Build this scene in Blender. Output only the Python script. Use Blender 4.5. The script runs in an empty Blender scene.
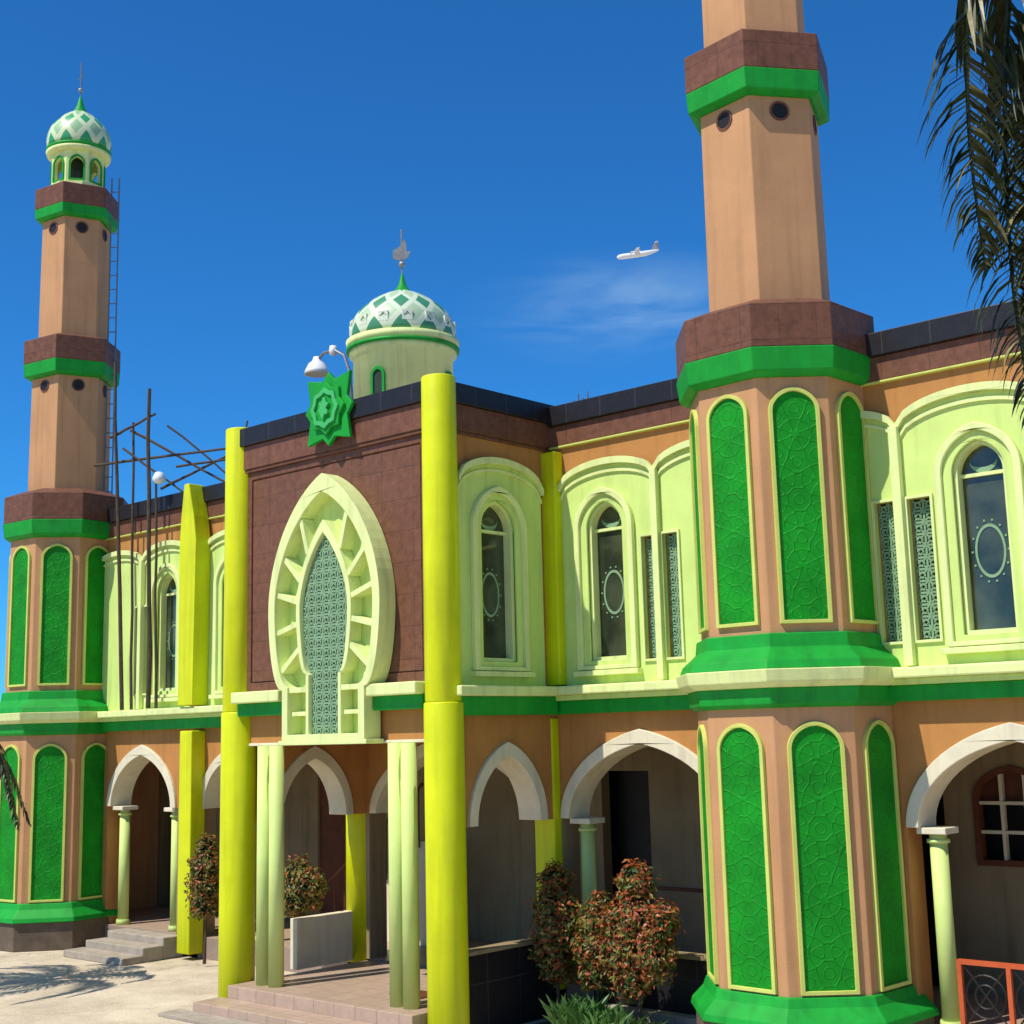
import bpy, bmesh, math, random
from mathutils import Vector, Matrix
from mathutils.geometry import tessellate_polygon
random.seed(7)
S=bpy.context.scene
COL=S.collection
# ------------------------------------------------------------------ materials
MATS={}
def nt(m):
    m.use_nodes=True; t=m.node_tree; t.nodes.clear(); return t
def mat(name,col,rough=.6,var=.10,scale=2.0,bump=.15,spec=.3,metal=0,streak=.12,grime=0.0,bscale=45):
    if name in MATS: return MATS[name]
    m=bpy.data.materials.new(name); t=nt(m); N=t.nodes.new; L=t.links.new
    out=N('ShaderNodeOutputMaterial'); b=N('ShaderNodeBsdfPrincipled'); L(b.outputs[0],out.inputs[0])
    g=N('ShaderNodeNewGeometry')
    n1=N('ShaderNodeTexNoise'); n1.inputs['Scale'].default_value=scale; n1.inputs['Detail'].default_value=5; n1.inputs['Roughness'].default_value=.65
    L(g.outputs['Position'],n1.inputs['Vector'])
    mp=N('ShaderNodeMapping'); mp.inputs['Scale'].default_value=(7,7,.5); L(g.outputs['Position'],mp.inputs['Vector'])
    n2=N('ShaderNodeTexNoise'); n2.inputs['Scale'].default_value=1; n2.inputs['Detail'].default_value=3; L(mp.outputs[0],n2.inputs['Vector'])
    r1=N('ShaderNodeMapRange'); r1.inputs[1].default_value=.3; r1.inputs[2].default_value=.7; r1.inputs[3].default_value=1-var; r1.inputs[4].default_value=1+var
    L(n1.outputs[0],r1.inputs[0])
    r2=N('ShaderNodeMapRange'); r2.inputs[1].default_value=.5; r2.inputs[2].default_value=.75; r2.inputs[3].default_value=1; r2.inputs[4].default_value=1-streak
    L(n2.outputs[0],r2.inputs[0])
    mu=N('ShaderNodeMath'); mu.operation='MULTIPLY'; L(r1.outputs[0],mu.inputs[0]); L(r2.outputs[0],mu.inputs[1])
    last=mu
    if grime>0:
        sx=N('ShaderNodeSeparateXYZ'); L(g.outputs['Position'],sx.inputs[0])
        ad=N('ShaderNodeMath'); ad.operation='ADD'; L(sx.outputs[2],ad.inputs[0])
        nn=N('ShaderNodeMath'); nn.operation='MULTIPLY'; nn.inputs[1].default_value=-1.2; L(n1.outputs[0],nn.inputs[0]); L(nn.outputs[0],ad.inputs[1])
        r3=N('ShaderNodeMapRange'); r3.inputs[1].default_value=-.5; r3.inputs[2].default_value=.5; r3.inputs[3].default_value=1-grime; r3.inputs[4].default_value=1
        L(ad.outputs[0],r3.inputs[0])
        m2=N('ShaderNodeMath'); m2.operation='MULTIPLY'; L(mu.outputs[0],m2.inputs[0]); L(r3.outputs[0],m2.inputs[1]); last=m2
    vm=N('ShaderNodeVectorMath'); vm.operation='SCALE'; vm.inputs[0].default_value=col; L(last.outputs[0],vm.inputs['Scale'])
    L(vm.outputs[0],b.inputs['Base Color'])
    b.inputs['Roughness'].default_value=rough; b.inputs['Metallic'].default_value=metal
    b.inputs['Specular IOR Level'].default_value=spec
    if bump>0:
        n3=N('ShaderNodeTexNoise'); n3.inputs['Scale'].default_value=bscale; n3.inputs['Detail'].default_value=2; L(g.outputs['Position'],n3.inputs['Vector'])
        n4=N('ShaderNodeMath'); n4.operation='MULTIPLY_ADD'; n4.inputs[1].default_value=2.0; L(n1.outputs[0],n4.inputs[0]); L(n3.outputs[0],n4.inputs[2])
        bp=N('ShaderNodeBump'); bp.inputs['Strength'].default_value=bump; bp.inputs['Distance'].default_value=.012; L(n4.outputs[0],bp.inputs['Height']); L(bp.outputs[0],b.inputs['Normal'])
    MATS[name]=m; return m
def tilemat(name,c1,c2,mortar,w,h,rough=.25,spec=.5,horizontal=False,msize=.008,var=.25):
    if name in MATS: return MATS[name]
    m=bpy.data.materials.new(name); t=nt(m); N=t.nodes.new; L=t.links.new
    out=N('ShaderNodeOutputMaterial'); b=N('ShaderNodeBsdfPrincipled'); L(b.outputs[0],out.inputs[0])
    g=N('ShaderNodeNewGeometry'); s=N('ShaderNodeSeparateXYZ'); L(g.outputs['Position'],s.inputs[0])
    c=N('ShaderNodeCombineXYZ')
    if horizontal:
        L(s.outputs[0],c.inputs[0]); L(s.outputs[1],c.inputs[1])
    else:
        a=N('ShaderNodeMath'); a.operation='ADD'; L(s.outputs[0],a.inputs[0]); L(s.outputs[1],a.inputs[1])
        L(a.outputs[0],c.inputs[0]); L(s.outputs[2],c.inputs[1])
    br=N('ShaderNodeTexBrick'); br.offset=0; br.inputs['Color1'].default_value=(*c1,1); br.inputs['Color2'].default_value=(*c2,1); br.inputs['Mortar'].default_value=(*mortar,1)
    br.inputs['Scale'].default_value=1; br.inputs['Mortar Size'].default_value=msize; br.inputs['Brick Width'].default_value=w; br.inputs['Row Height'].default_value=h
    L(c.outputs[0],br.inputs['Vector'])
    n=N('ShaderNodeTexNoise'); n.inputs['Scale'].default_value=9; n.inputs['Detail'].default_value=7; n.inputs['Roughness'].default_value=.7; L(g.outputs['Position'],n.inputs['Vector'])
    r=N('ShaderNodeMapRange'); r.inputs[1].default_value=.3; r.inputs[2].default_value=.7; r.inputs[3].default_value=1-var; r.inputs[4].default_value=1+var; L(n.outputs[0],r.inputs[0])
    v=N('ShaderNodeVectorMath'); v.operation='SCALE'; L(br.outputs[0],v.inputs[0]); L(r.outputs[0],v.inputs['Scale']); L(v.outputs[0],b.inputs['Base Color'])
    b.inputs['Roughness'].default_value=rough; b.inputs['Specular IOR Level'].default_value=spec
    bp=N('ShaderNodeBump'); bp.inputs['Strength'].default_value=.3; bp.inputs['Distance'].default_value=.004; bp.invert=True; L(br.outputs['Fac'],bp.inputs['Height']); L(bp.outputs[0],b.inputs['Normal'])
    MATS[name]=m; return m
def reliefmat(name,col):
    # embossed geometric arabesque panel (eight-fold wave pattern) using panel UVs in metres
    m=bpy.data.materials.new(name); t=nt(m); N=t.nodes.new; L=t.links.new
    out=N('ShaderNodeOutputMaterial'); b=N('ShaderNodeBsdfPrincipled'); L(b.outputs[0],out.inputs[0])
    uv=N('ShaderNodeUVMap'); uv.uv_map='UVMap'
    tot=None; k=2*math.pi/.15
    for i in range(4):
        a=i*math.pi/4
        d=N('ShaderNodeVectorMath'); d.operation='DOT_PRODUCT'; d.inputs[1].default_value=(k*math.cos(a),k*math.sin(a),0); L(uv.outputs[0],d.inputs[0])
        c=N('ShaderNodeMath'); c.operation='COSINE'; L(d.outputs['Value'],c.inputs[0])
        if tot is None: tot=c
        else:
            s=N('ShaderNodeMath'); s.operation='ADD'; L(tot.outputs[0],s.inputs[0]); L(c.outputs[0],s.inputs[1]); tot=s
    ab=N('ShaderNodeMath'); ab.operation='ABSOLUTE'; L(tot.outputs[0],ab.inputs[0])
    r=N('ShaderNodeMapRange'); r.interpolation_type='SMOOTHSTEP'; r.inputs[1].default_value=.15; r.inputs[2].default_value=.7; r.inputs[3].default_value=1; r.inputs[4].default_value=0; L(ab.outputs[0],r.inputs[0])
    bp=N('ShaderNodeBump'); bp.inputs['Strength'].default_value=.6; bp.inputs['Distance'].default_value=.011; L(r.outputs[0],bp.inputs['Height']); L(bp.outputs[0],b.inputs['Normal'])
    g=N('ShaderNodeNewGeometry'); n=N('ShaderNodeTexNoise'); n.inputs['Scale'].default_value=2.5; n.inputs['Detail'].default_value=5; L(g.outputs['Position'],n.inputs['Vector'])
    r2=N('ShaderNodeMapRange'); r2.inputs[1].default_value=.3; r2.inputs[2].default_value=.7; r2.inputs[3].default_value=.75; r2.inputs[4].default_value=1.2; L(n.outputs[0],r2.inputs[0])
    v=N('ShaderNodeVectorMath'); v.operation='SCALE'; v.inputs[0].default_value=col; L(r2.outputs[0],v.inputs['Scale']); L(v.outputs[0],b.inputs['Base Color'])
    b.inputs['Roughness'].default_value=.6; b.inputs['Specular IOR Level'].default_value=.2
    MATS[name]=m; return m
def domemat(name,cx,cy,z0,h,n,kz,line,cellA,cellB,lw=.13):
    m=bpy.data.materials.new(name); t=nt(m); N=t.nodes.new; L=t.links.new
    out=N('ShaderNodeOutputMaterial'); b=N('ShaderNodeBsdfPrincipled'); L(b.outputs[0],out.inputs[0])
    g=N('ShaderNodeNewGeometry'); sub=N('ShaderNodeVectorMath'); sub.operation='SUBTRACT'; sub.inputs[1].default_value=(cx,cy,z0); L(g.outputs['Position'],sub.inputs[0])
    s=N('ShaderNodeSeparateXYZ'); L(sub.outputs[0],s.inputs[0])
    def M(op,a,bb=None):
        q=N('ShaderNodeMath'); q.operation=op
        for i,x in enumerate((a,bb)):
            if x is None: continue
            if isinstance(x,(int,float)): q.inputs[i].default_value=x
            else: L(x,q.inputs[i])
        return q.outputs[0]
    ph=M('MULTIPLY',M('ARCTAN2',s.outputs[1],s.outputs[0]),n/(2*math.pi))
    hz=M('MULTIPLY',M('POWER',M('MAXIMUM',M('DIVIDE',s.outputs[2],h),0.0),1.25),kz)
    A=M('ADD',ph,hz); B=M('SUBTRACT',ph,hz)
    fa=M('ABSOLUTE',M('SUBTRACT',M('FRACT',A),.5)); fb=M('ABSOLUTE',M('SUBTRACT',M('FRACT',B),.5))
    ln=M('MAXIMUM',fa,fb); isl=M('GREATER_THAN',ln,.5-lw)
    par=M('FLOORED_MODULO',M('ADD',M('FLOOR',A),M('FLOOR',B)),2.0)
    mx=N('ShaderNodeMix'); mx.data_type='RGBA'; L(par,mx.inputs[0]); mx.inputs[6].default_value=(*cellA,1); mx.inputs[7].default_value=(*cellB,1)
    m2=N('ShaderNodeMix'); m2.data_type='RGBA'; L(isl,m2.inputs[0]); L(mx.outputs[2],m2.inputs[6]); m2.inputs[7].default_value=(*line,1)
    L(m2.outputs[2],b.inputs['Base Color']); b.inputs['Roughness'].default_value=.45
    bp=N('ShaderNodeBump'); bp.inputs['Strength'].default_value=.6; bp.inputs['Distance'].default_value=.02; L(isl,bp.inputs['Height']); L(bp.outputs[0],b.inputs['Normal'])
    MATS[name]=m; return m

TAN=mat('tan_paint',(.53,.275,.125),.75,.09,1.3,streak=.18)
ORG=mat('ochre_paint',(.48,.215,.06),.75,.11,1.5,streak=.2)
CREAM=mat('cream_green_paint',(.60,.75,.215),.65,.08,1.3,streak=.16)
CREAM2=mat('pale_cream_trim',(.73,.80,.33),.6,.07,2,streak=.2)
WHITE=mat('white_arch_paint',(.73,.66,.48),.7,.09,2,streak=.16)
GREEN=mat('green_paint',(.008,.31,.03),.55,.16,2.5,spec=.25,streak=.2)
RELIEF=reliefmat('green_relief_panel',(.005,.25,.012))
YFR=mat('yellow_trim',(.58,.62,.14),.6,.08,3)
LIME=mat('lime_yellow_paint',(.64,.69,.005),.45,.10,1.5,streak=.18,grime=.3)
PALEG=mat('pale_green_column',(.60,.72,.23),.6,.07,2,grime=.3)
LAT=mat('pale_green_lattice',(.22,.36,.20),.6,.1,6)
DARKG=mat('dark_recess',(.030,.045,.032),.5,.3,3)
BROWN=tilemat('brown_granite_tiles',(.155,.066,.038),(.175,.074,.044),(.11,.05,.03),.6,.42,rough=.5,spec=.2,msize=.006,var=.3)
BLACK=tilemat('black_granite_tiles',(.016,.014,.015),(.022,.019,.02),(.045,.04,.04),.6,.6,rough=.4,spec=.3)
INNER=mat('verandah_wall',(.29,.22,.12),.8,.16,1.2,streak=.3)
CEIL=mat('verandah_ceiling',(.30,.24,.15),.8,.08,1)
CONC=mat('step_concrete',(.38,.32,.25),.85,.18,4,bump=.5)
PINK=tilemat('pink_floor_tiles',(.44,.31,.22),(.48,.34,.25),(.3,.22,.18),.4,.4,rough=.4,horizontal=True,var=.12)
DARKPL=mat('plinth_render',(.13,.095,.065),.85,.3,3)
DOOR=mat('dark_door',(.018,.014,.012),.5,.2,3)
WOOD=mat('reddish_wood',(.14,.045,.022),.55,.25,6)
BAMBOO=mat('bamboo_pole',(.08,.055,.035),.7,.3,8)
METAL=mat('grey_metal',(.22,.22,.23),.4,.1,8,metal=.4)
WPLAST=mat('white_enamel',(.8,.8,.78),.35,.04,5,bump=0,spec=.5)
STUD=mat('stud_cream',(.72,.76,.60),.5,.06,5)
RAIL=mat('orange_railing_paint',(.55,.10,.03),.5,.15,6)
SOIL=mat('soil',(.10,.075,.05),.95,.35,5,bump=1,bscale=20)
GOLD=mat('weathered_finial',(.32,.30,.28),.45,.2,6,metal=.3)
def glassmat():
    m=bpy.data.materials.new('window_glass'); t=nt(m); N=t.nodes.new; L=t.links.new
    out=N('ShaderNodeOutputMaterial'); b=N('ShaderNodeBsdfPrincipled'); L(b.outputs[0],out.inputs[0])
    g=N('ShaderNodeNewGeometry'); n=N('ShaderNodeTexNoise'); n.inputs['Scale'].default_value=1.6; n.inputs['Detail'].default_value=4; L(g.outputs['Position'],n.inputs['Vector'])
    cr=N('ShaderNodeValToRGB'); cr.color_ramp.elements[0].position=.38; cr.color_ramp.elements[0].color=(.022,.028,.016,1); cr.color_ramp.elements[1].position=.65; cr.color_ramp.elements[1].color=(.085,.10,.055,1)
    L(n.outputs[0],cr.inputs[0]); L(cr.outputs[0],b.inputs['Base Color']); b.inputs['Roughness'].default_value=.08; b.inputs['Specular IOR Level'].default_value=.7
    n2=N('ShaderNodeTexNoise'); n2.inputs['Scale'].default_value=3; L(g.outputs['Position'],n2.inputs['Vector'])
    bp=N('ShaderNodeBump'); bp.inputs['Strength'].default_value=.12; bp.inputs['Distance'].default_value=.02; L(n2.outputs[0],bp.inputs['Height']); L(bp.outputs[0],b.inputs['Normal'])
    return m
GLASS=glassmat()
# ------------------------------------------------------------------ mesh helpers
def empty(name,parent=None,loc=(0,0,0)):
    e=bpy.data.objects.new(name,None); e.location=loc; COL.objects.link(e); e.empty_display_size=.3
    if parent: e.parent=parent
    return e
def obj(name,bm,m,parent=None,smooth=False,recalc=True,bevel=0):
    if recalc: bmesh.ops.recalc_face_normals(bm,faces=bm.faces)
    me=bpy.data.meshes.new(name); bm.to_mesh(me); bm.free()
    for x in (m if isinstance(m,(list,tuple)) else [m]): me.materials.append(x)
    if smooth:
        for p in me.polygons: p.use_smooth=True
    o=bpy.data.objects.new(name,me); COL.objects.link(o)
    if parent: o.parent=parent
    if bevel:
        b=o.modifiers.new('b','BEVEL'); b.width=bevel; b.segments=2; b.limit_method='ANGLE'; b.angle_limit=math.radians(40)
    return o
def addbox(bm,x0,x1,y0,y1,z0,z1):
    v=[bm.verts.new(p) for p in ((x0,y0,z0),(x1,y0,z0),(x1,y1,z0),(x0,y1,z0),(x0,y0,z1),(x1,y0,z1),(x1,y1,z1),(x0,y1,z1))]
    for f in ((0,3,2,1),(4,5,6,7),(0,1,5,4),(1,2,6,5),(2,3,7,6),(3,0,4,7)): bm.faces.new([v[i] for i in f])
def box(name,x0,x1,y0,y1,z0,z1,m,parent=None,bevel=.008):
    bm=bmesh.new(); addbox(bm,x0,x1,y0,y1,z0,z1); return obj(name,bm,m,parent,bevel=bevel)
Zv=Vector((0,0,1))
class Fr:
    def __init__(s,O,U,N): s.O=Vector(O); s.U=Vector(U).normalized(); s.N=Vector(N).normalized()
    def p(s,u,v,w): return s.O+s.U*u+Zv*v+s.N*w
def plate(name,loops,fr,w0,w1,m,parent=None,bevel=0):
    bm=bmesh.new(); uvl=bm.loops.layers.uv.new('UVMap')
    tri=tessellate_polygon([[Vector((u,v,0)) for u,v in lp] for lp in loops])
    pts=[p for lp in loops for p in lp]
    F=[bm.verts.new(fr.p(u,v,w1)) for u,v in pts]; B=[bm.verts.new(fr.p(u,v,w0)) for u,v in pts]
    mp={}
    for i,(u,v) in enumerate(pts): mp[F[i]]=(u,v); mp[B[i]]=(u,v)
    for t in tri:
        for V in (F,B):
            try: bm.faces.new([V[i] for i in t])
            except ValueError: pass
    k=0
    for lp in loops:
        n=len(lp)
        for i in range(n):
            a,b=k+i,k+(i+1)%n
            try: bm.faces.new((F[a],F[b],B[b],B[a]))
            except ValueError: pass
        k+=n
    for f in bm.faces:
        for l in f.loops: l[uvl].uv=mp[l.vert]
    return obj(name,bm,m,parent,bevel=bevel)
def rect(u0,u1,v0,v1): return [(u0,v0),(u1,v0),(u1,v1),(u0,v1)]
def archpts(c,a,zs,zt,n=14,pt=.12):
    o=[]
    for i in range(n*2+1):
        th=math.pi*i/(2*n); q=th if th<=math.pi/2 else math.pi-th
        z=zs+(zt-zs)*((1-pt)*math.sin(q)+pt*(q/(math.pi/2))**3)
        o.append((c-a*math.cos(th),z))
    return o   # left -> right
def archloop(c,a,z0,zs,zt,n=14,pt=.1): return [(c-a,z0)]+archpts(c,a,zs,zt,n,pt)+[(c+a,z0)]
def cyl(bm,x,y,z0,z1,r0,r1=None,n=28,caps=True):
    r1=r0 if r1 is None else r1
    a=[bm.verts.new((x+r0*math.cos(2*math.pi*i/n),y+r0*math.sin(2*math.pi*i/n),z0)) for i in range(n)]
    b=[bm.verts.new((x+r1*math.cos(2*math.pi*i/n),y+r1*math.sin(2*math.pi*i/n),z1)) for i in range(n)]
    for i in range(n): bm.faces.new((a[i],a[(i+1)%n],b[(i+1)%n],b[i]))
    if caps: bm.faces.new(b); bm.faces.new(a[::-1])
def lathe(name,x,y,prof,m,parent=None,n=48,smooth=True,rot=0):
    bm=bmesh.new(); rings=[]
    for r,z in prof:
        if r<1e-4: rings.append([bm.verts.new((x,y,z))])
        else: rings.append([bm.verts.new((x+r*math.sin(rot+2*math.pi*i/n),y-r*math.cos(rot+2*math.pi*i/n),z)) for i in range(n)])
    for A,B in zip(rings,rings[1:]):
        for i in range(n):
            j=(i+1)%n
            if len(A)==1 and len(B)==1: continue
            if len(A)==1: bm.faces.new((A[0],B[j],B[i]))
            elif len(B)==1: bm.faces.new((A[i],A[j],B[0]))
            else: bm.faces.new((A[i],A[j],B[j],B[i]))
    for R in (rings[0],rings[-1]):
        if len(R)>2: bm.faces.new(R)
    o=obj(name,bm,m,parent,smooth=smooth)
    return o
def stack(name,n,x,y,prof,m,parent,bevel=.012,rot=0):
    o=lathe(name,x,y,prof,m,parent,n=n,smooth=False,rot=math.pi/n+math.radians(rot))
    b=o.modifiers.new('b','BEVEL'); b.width=bevel; b.segments=2; b.limit_method='ANGLE'; b.angle_limit=math.radians(25)
    return o
def tube(bm,pts,r,n=6,r1=None):
    rings=[]; N=len(pts)
    for i,p in enumerate(pts):
        p=Vector(p); d=(Vector(pts[min(i+1,N-1)])-Vector(pts[max(i-1,0)])).normalized()
        a=d.orthogonal().normalized() if i==0 else (pa-d*pa.dot(d)).normalized()
        pa=a; b=d.cross(a); rr=r if r1 is None else r+(r1-r)*i/(N-1)
        rings.append([bm.verts.new(p+a*rr*math.cos(2*math.pi*k/n)+b*rr*math.sin(2*math.pi*k/n)) for k in range(n)])
    for A,B in zip(rings,rings[1:]):
        for k in range(n): bm.faces.new((A[k],A[(k+1)%n],B[(k+1)%n],B[k]))
    bm.faces.new(rings[0][::-1]); bm.faces.new(rings[-1])
def frbar(bm,fr,a,b,hw,w0,w1):
    (u0,v0),(u1,v1)=a,b; dx,dy=u1-u0,v1-v0; L=math.hypot(dx,dy) or 1; nx,ny=-dy/L*hw,dx/L*hw
    c=[(u0+nx,v0+ny),(u1+nx,v1+ny),(u1-nx,v1-ny),(u0-nx,v0-ny)]
    A=[bm.verts.new(fr.p(u,v,w1)) for u,v in c]; B=[bm.verts.new(fr.p(u,v,w0)) for u,v in c]
    bm.faces.new(A); 
    for i in range(4): bm.faces.new((A[i],A[(i+1)%4],B[(i+1)%4],B[i]))
def lattice(name,fr,u0,u1,v0,v1,cell,w,m,parent,inside=None,hw=.011):
    bm=bmesh.new(); nu=max(1,round((u1-u0)/cell)); nv=max(1,round((v1-v0)/cell)); cu=(u1-u0)/nu; cv=(v1-v0)/nv
    for i in range(nu):
        for j in range(nv):
            a,b=u0+i*cu,v0+j*cv; P=lambda s,t:(a+s*cu,b+t*cv)
            segs=[(P(0,0),P(1,0)),(P(0,0),P(0,1)),(P(.5,.22),P(.78,.5)),(P(.78,.5),P(.5,.78)),(P(.5,.78),P(.22,.5)),(P(.22,.5),P(.5,.22)),
                  (P(0,0),P(.36,.36)),(P(1,0),P(.64,.36)),(P(0,1),P(.36,.64)),(P(1,1),P(.64,.64))]
            for k,(p,q) in enumerate(segs):
                mid=((p[0]+q[0])/2,(p[1]+q[1])/2)
                if inside and not inside(*mid): continue
                frbar(bm,fr,p,q,hw*(1.3 if k<2 else 1),w-.03-.003*k,w+.002*(k%5))
    return obj(name,bm,m,parent)
FRONT=Fr((0,0,0),(1,0,0),(0,-1,0))
SIDE=Fr((2.1,0,0),(0,1,0),(1,0,0))
SIDEL=Fr((-2.1,0,0),(0,-1,0),(-1,0,0))
mosque=empty('mosque_building')
# ------------------------------------------------------------------ windows
def window(fr,c,z0=4.57,zt=6.70,hw=.30,parent=mosque):
    zs=zt-hw*1.15; e=empty('arched_window',parent)
    def L(a,d): return archloop(c,a,z0-d*.6,zs,zt+d)
    plate('outer_surround',[L(hw+.20,.20),L(hw+.11,.11)],fr,.055,.13,CREAM2,e,bevel=.012)
    plate('inner_surround',[L(hw+.11,.11),L(hw,0)],fr,.03,.085,CREAM,e,bevel=.01)
    plate('sash',[archloop(c,hw-.001,z0+.001,zs,zt-.001),archloop(c,hw-.04,z0+.05,zs,zt-.04)],fr,-.16,.025,CREAM2,e)
    plate('glass',[L(hw-.02,-.02)],fr,-.2,-.10,GLASS,e)
    bm=bmesh.new(); frbar(bm,fr,(c-hw+.035,zs-.02),(c+hw-.035,zs-.02),.02,-.10,-.055)
    zc=(z0+zs)/2+.02
    obj('transom',bm,CREAM2,e)
    def ell(a,b,n=32,cz=zc,cu=0): return [(c+cu+a*math.cos(2*math.pi*i/n),cz+b*math.sin(2*math.pi*i/n)) for i in range(n)]
    plate('etched_ring',[ell(.175,.30),ell(.15,.265)],fr,-.10,-.09,LAT,e)
    bm=bmesh.new()
    for i in range(14):
        t=2*math.pi*i/14; u=c+.205*math.cos(t); v=zc+.345*math.sin(t)
        if abs(u-c)<hw-.06: frbar(bm,fr,(u-.011,v),(u+.011,v),.011,-.10,-.088)
    obj('etched_dots',bm,LAT,e)
    cr=[]; R=.16; zc2=zs+.13
    for i in range(17):
        t=math.pi+math.pi*i/16; cr.append((c+R*math.cos(t),zc2+R*math.sin(t)*.8))
    for i in range(17):
        t=2*math.pi-math.pi*i/16; cr.append((c+R*.96*math.cos(t),zc2+R*.45*math.sin(t)+.004))
    plate('crescent_tracery',[cr],fr,-.10,-.088,LAT,e)
    box_fr(fr,'sill',c-hw-.24,c+hw+.24,z0-.20,z0-.13,.05,.17,CREAM2,e)
    return L(hw,0)
def box_fr(fr,name,u0,u1,v0,v1,w0,w1,m,parent,bevel=.008):
    return plate(name,[rect(u0,u1,v0,v1)],fr,w0,w1,m,parent,bevel=bevel)
def latwin(fr,u0,u1,z0=4.55,z1=6.15,parent=mosque):
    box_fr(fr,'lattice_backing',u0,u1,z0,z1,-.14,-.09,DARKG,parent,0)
    lattice('ventilation_lattice',fr,u0,u1,z0,z1,.13,-.04,LAT,parent,hw=.010)
    plate('lattice_frame',[rect(u0-.03,u1+.03,z0-.03,z1+.03),rect(u0,u1,z0,z1)],fr,.05,.085,CREAM2,parent)
    return rect(u0,u1,z0,z1)
def scallop(segs):
    pts=[]
    for a,b,base,h in segs:
        n=16
        for i in range(n+1):
            t=i/n; pts.append((a+(b-a)*t,base+h*math.sqrt(max(0,1-(2*t-1)**2))**1.1))
    return pts
def creambay(fr,segs,zb,holes,parent=mosque):
    top=scallop(segs); u0=segs[0][0]; u1=segs[-1][1]
    top=[top[0]]+[p for q,p in zip(top,top[1:]) if abs(p[0]-q[0])+abs(p[1]-q[1])>1e-4]
    loop=[(u0,zb),(u1,zb)]+[p for p in reversed(top)]
    plate('cream_wall_panel',[loop]+holes,fr,.001,.055,CREAM,parent)
    up=[(u,v+.06) for u,v in top]; dn=[(u,v-.03) for u,v in top]
    plate('scallop_moulding',[dn+up[::-1]],fr,.057,.125,CREAM2,parent,bevel=.012)
    dn2=[(u,v-.14) for u,v in top]; up2=[(u,v-.10) for u,v in top]
    plate('scallop_bead',[dn2+up2[::-1]],fr,.057,.085,CREAM2,parent)
holes=[]
# right bay (between portico and near minaret)
h=[window(FRONT,3.08)]
h+=[latwin(FRONT,3.69,3.89),latwin(FRONT,4.03,4.27)]
creambay(FRONT,[(2.33,3.95,6.96,.27),(3.95,5.6,6.99,.27)],4.25,h); holes+=h
box_fr(FRONT,'engaged_colonnette',3.91,4.01,4.27,7.02,.058,.15,CREAM2,mosque)
# bay right of near minaret and beyond the frame
h=[window(FRONT,8.32)]
h+=[latwin(FRONT,7.05,7.30),latwin(FRONT,7.46,7.74)]
creambay(FRONT,[(5.9,7.40,6.96,.27),(7.40,9.15,6.97,.30)],4.25,h); holes+=h
box_fr(FRONT,'engaged_colonnette',7.32,7.43,4.27,7.0,.058,.15,CREAM2,mosque)
h=[window(FRONT,10.6)]; h+=[latwin(FRONT,11.35,11.58),latwin(FRONT,11.74,11.98)]
creambay(FRONT,[(9.7,11.62,6.97,.30),(11.62,12.9,6.97,.25)],4.25,h); holes+=h
# left bays
h=[window(FRONT,-7.13)]; h+=[latwin(FRONT,-8.14,-7.98),latwin(FRONT,-7.86,-7.68)]
creambay(FRONT,[(-9.6,-7.93,6.98,.25),(-7.93,-6.4,6.98,.27)],4.25,h); holes+=h
box_fr(FRONT,'engaged_colonnette',-7.97,-7.87,4.27,7.02,.058,.15,CREAM2,mosque)
h=[window(FRONT,-5.15),window(FRONT,-3.3)]; h+=[latwin(FRONT,-4.56,-4.42),latwin(FRONT,-4.28,-4.12)]
creambay(FRONT,[(-5.95,-4.35,6.98,.27),(-4.35,-2.35,6.98,.27)],4.25,h); holes+=h
box_fr(FRONT,'engaged_colonnette',-4.40,-4.30,4.27,7.02,.058,.15,CREAM2,mosque)
XA,XB=-11.0,13.0
plate('upper_front_wall',[rect(XA,XB,4.0,7.56)]+holes,FRONT,-.3,0,ORG,mosque)
# portico side wall, with window
h=[window(SIDE,-1.2,hw=.33)]
creambay(SIDE,[(-1.97,-.30,6.9,.33)],4.25,h)
plate('portico_side_wall',[rect(-2.2,0,4.0,7.56)]+h,SIDE,-.3,0,ORG,mosque)
h=[window(SIDEL,1.2,hw=.33)]
creambay(SIDEL,[(.30,1.97,6.9,.33)],4.25,h)
plate('portico_side_wall_far',[rect(0,2.2,4.0,7.56)]+h,SIDEL,-.3,0,ORG,mosque)
# parapet bands main
def band(x0,x1,z0,z1,d,m,name):
    box(name,x0,x1,-d,.3-.001*d,z0,z1,m,mosque,bevel=.01)
for x0,x1 in ((XA,-2.1),(2.1,XB)):
    band(x0,x1,7.56,7.59,.06,YFR,'yellow_string_course'); band(x0,x1,7.59,7.88,.05,BROWN,'brown_parapet_band'); band(x0,x1,7.88,8.16,.11,BLACK,'black_parapet_coping')
# portico parapet
def pband(z0,z1,d,m,name):
    box(name,-2.1-d,2.1+d,-2.25-d,.25,z0,z1,m,mosque,bevel=.01)
pband(7.53,7.58,.03,BROWN,'portico_string_course'); pband(7.58,7.93,.05,BROWN,'portico_brown_band'); pband(7.93,8.20,.10,BLACK,'portico_black_coping')
# portico front wall
FP=Fr((0,-2.2,0),(1,0,0),(0,-1,0))
box_fr(FP,'portico_front_wall',-2.05,2.05,4.0,7.53,-.3,0,BROWN,mosque)
plate('brown_panel_border',[rect(-2.0,2.0,4.28,7.53),rect(-1.78,1.78,4.45,7.42)],FP,.001,.035,BROWN,mosque,bevel=.01)
box_fr(FP,'brown_panel_field',-1.76,1.76,4.47,7.40,.001,.022,BROWN,mosque,0)
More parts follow.
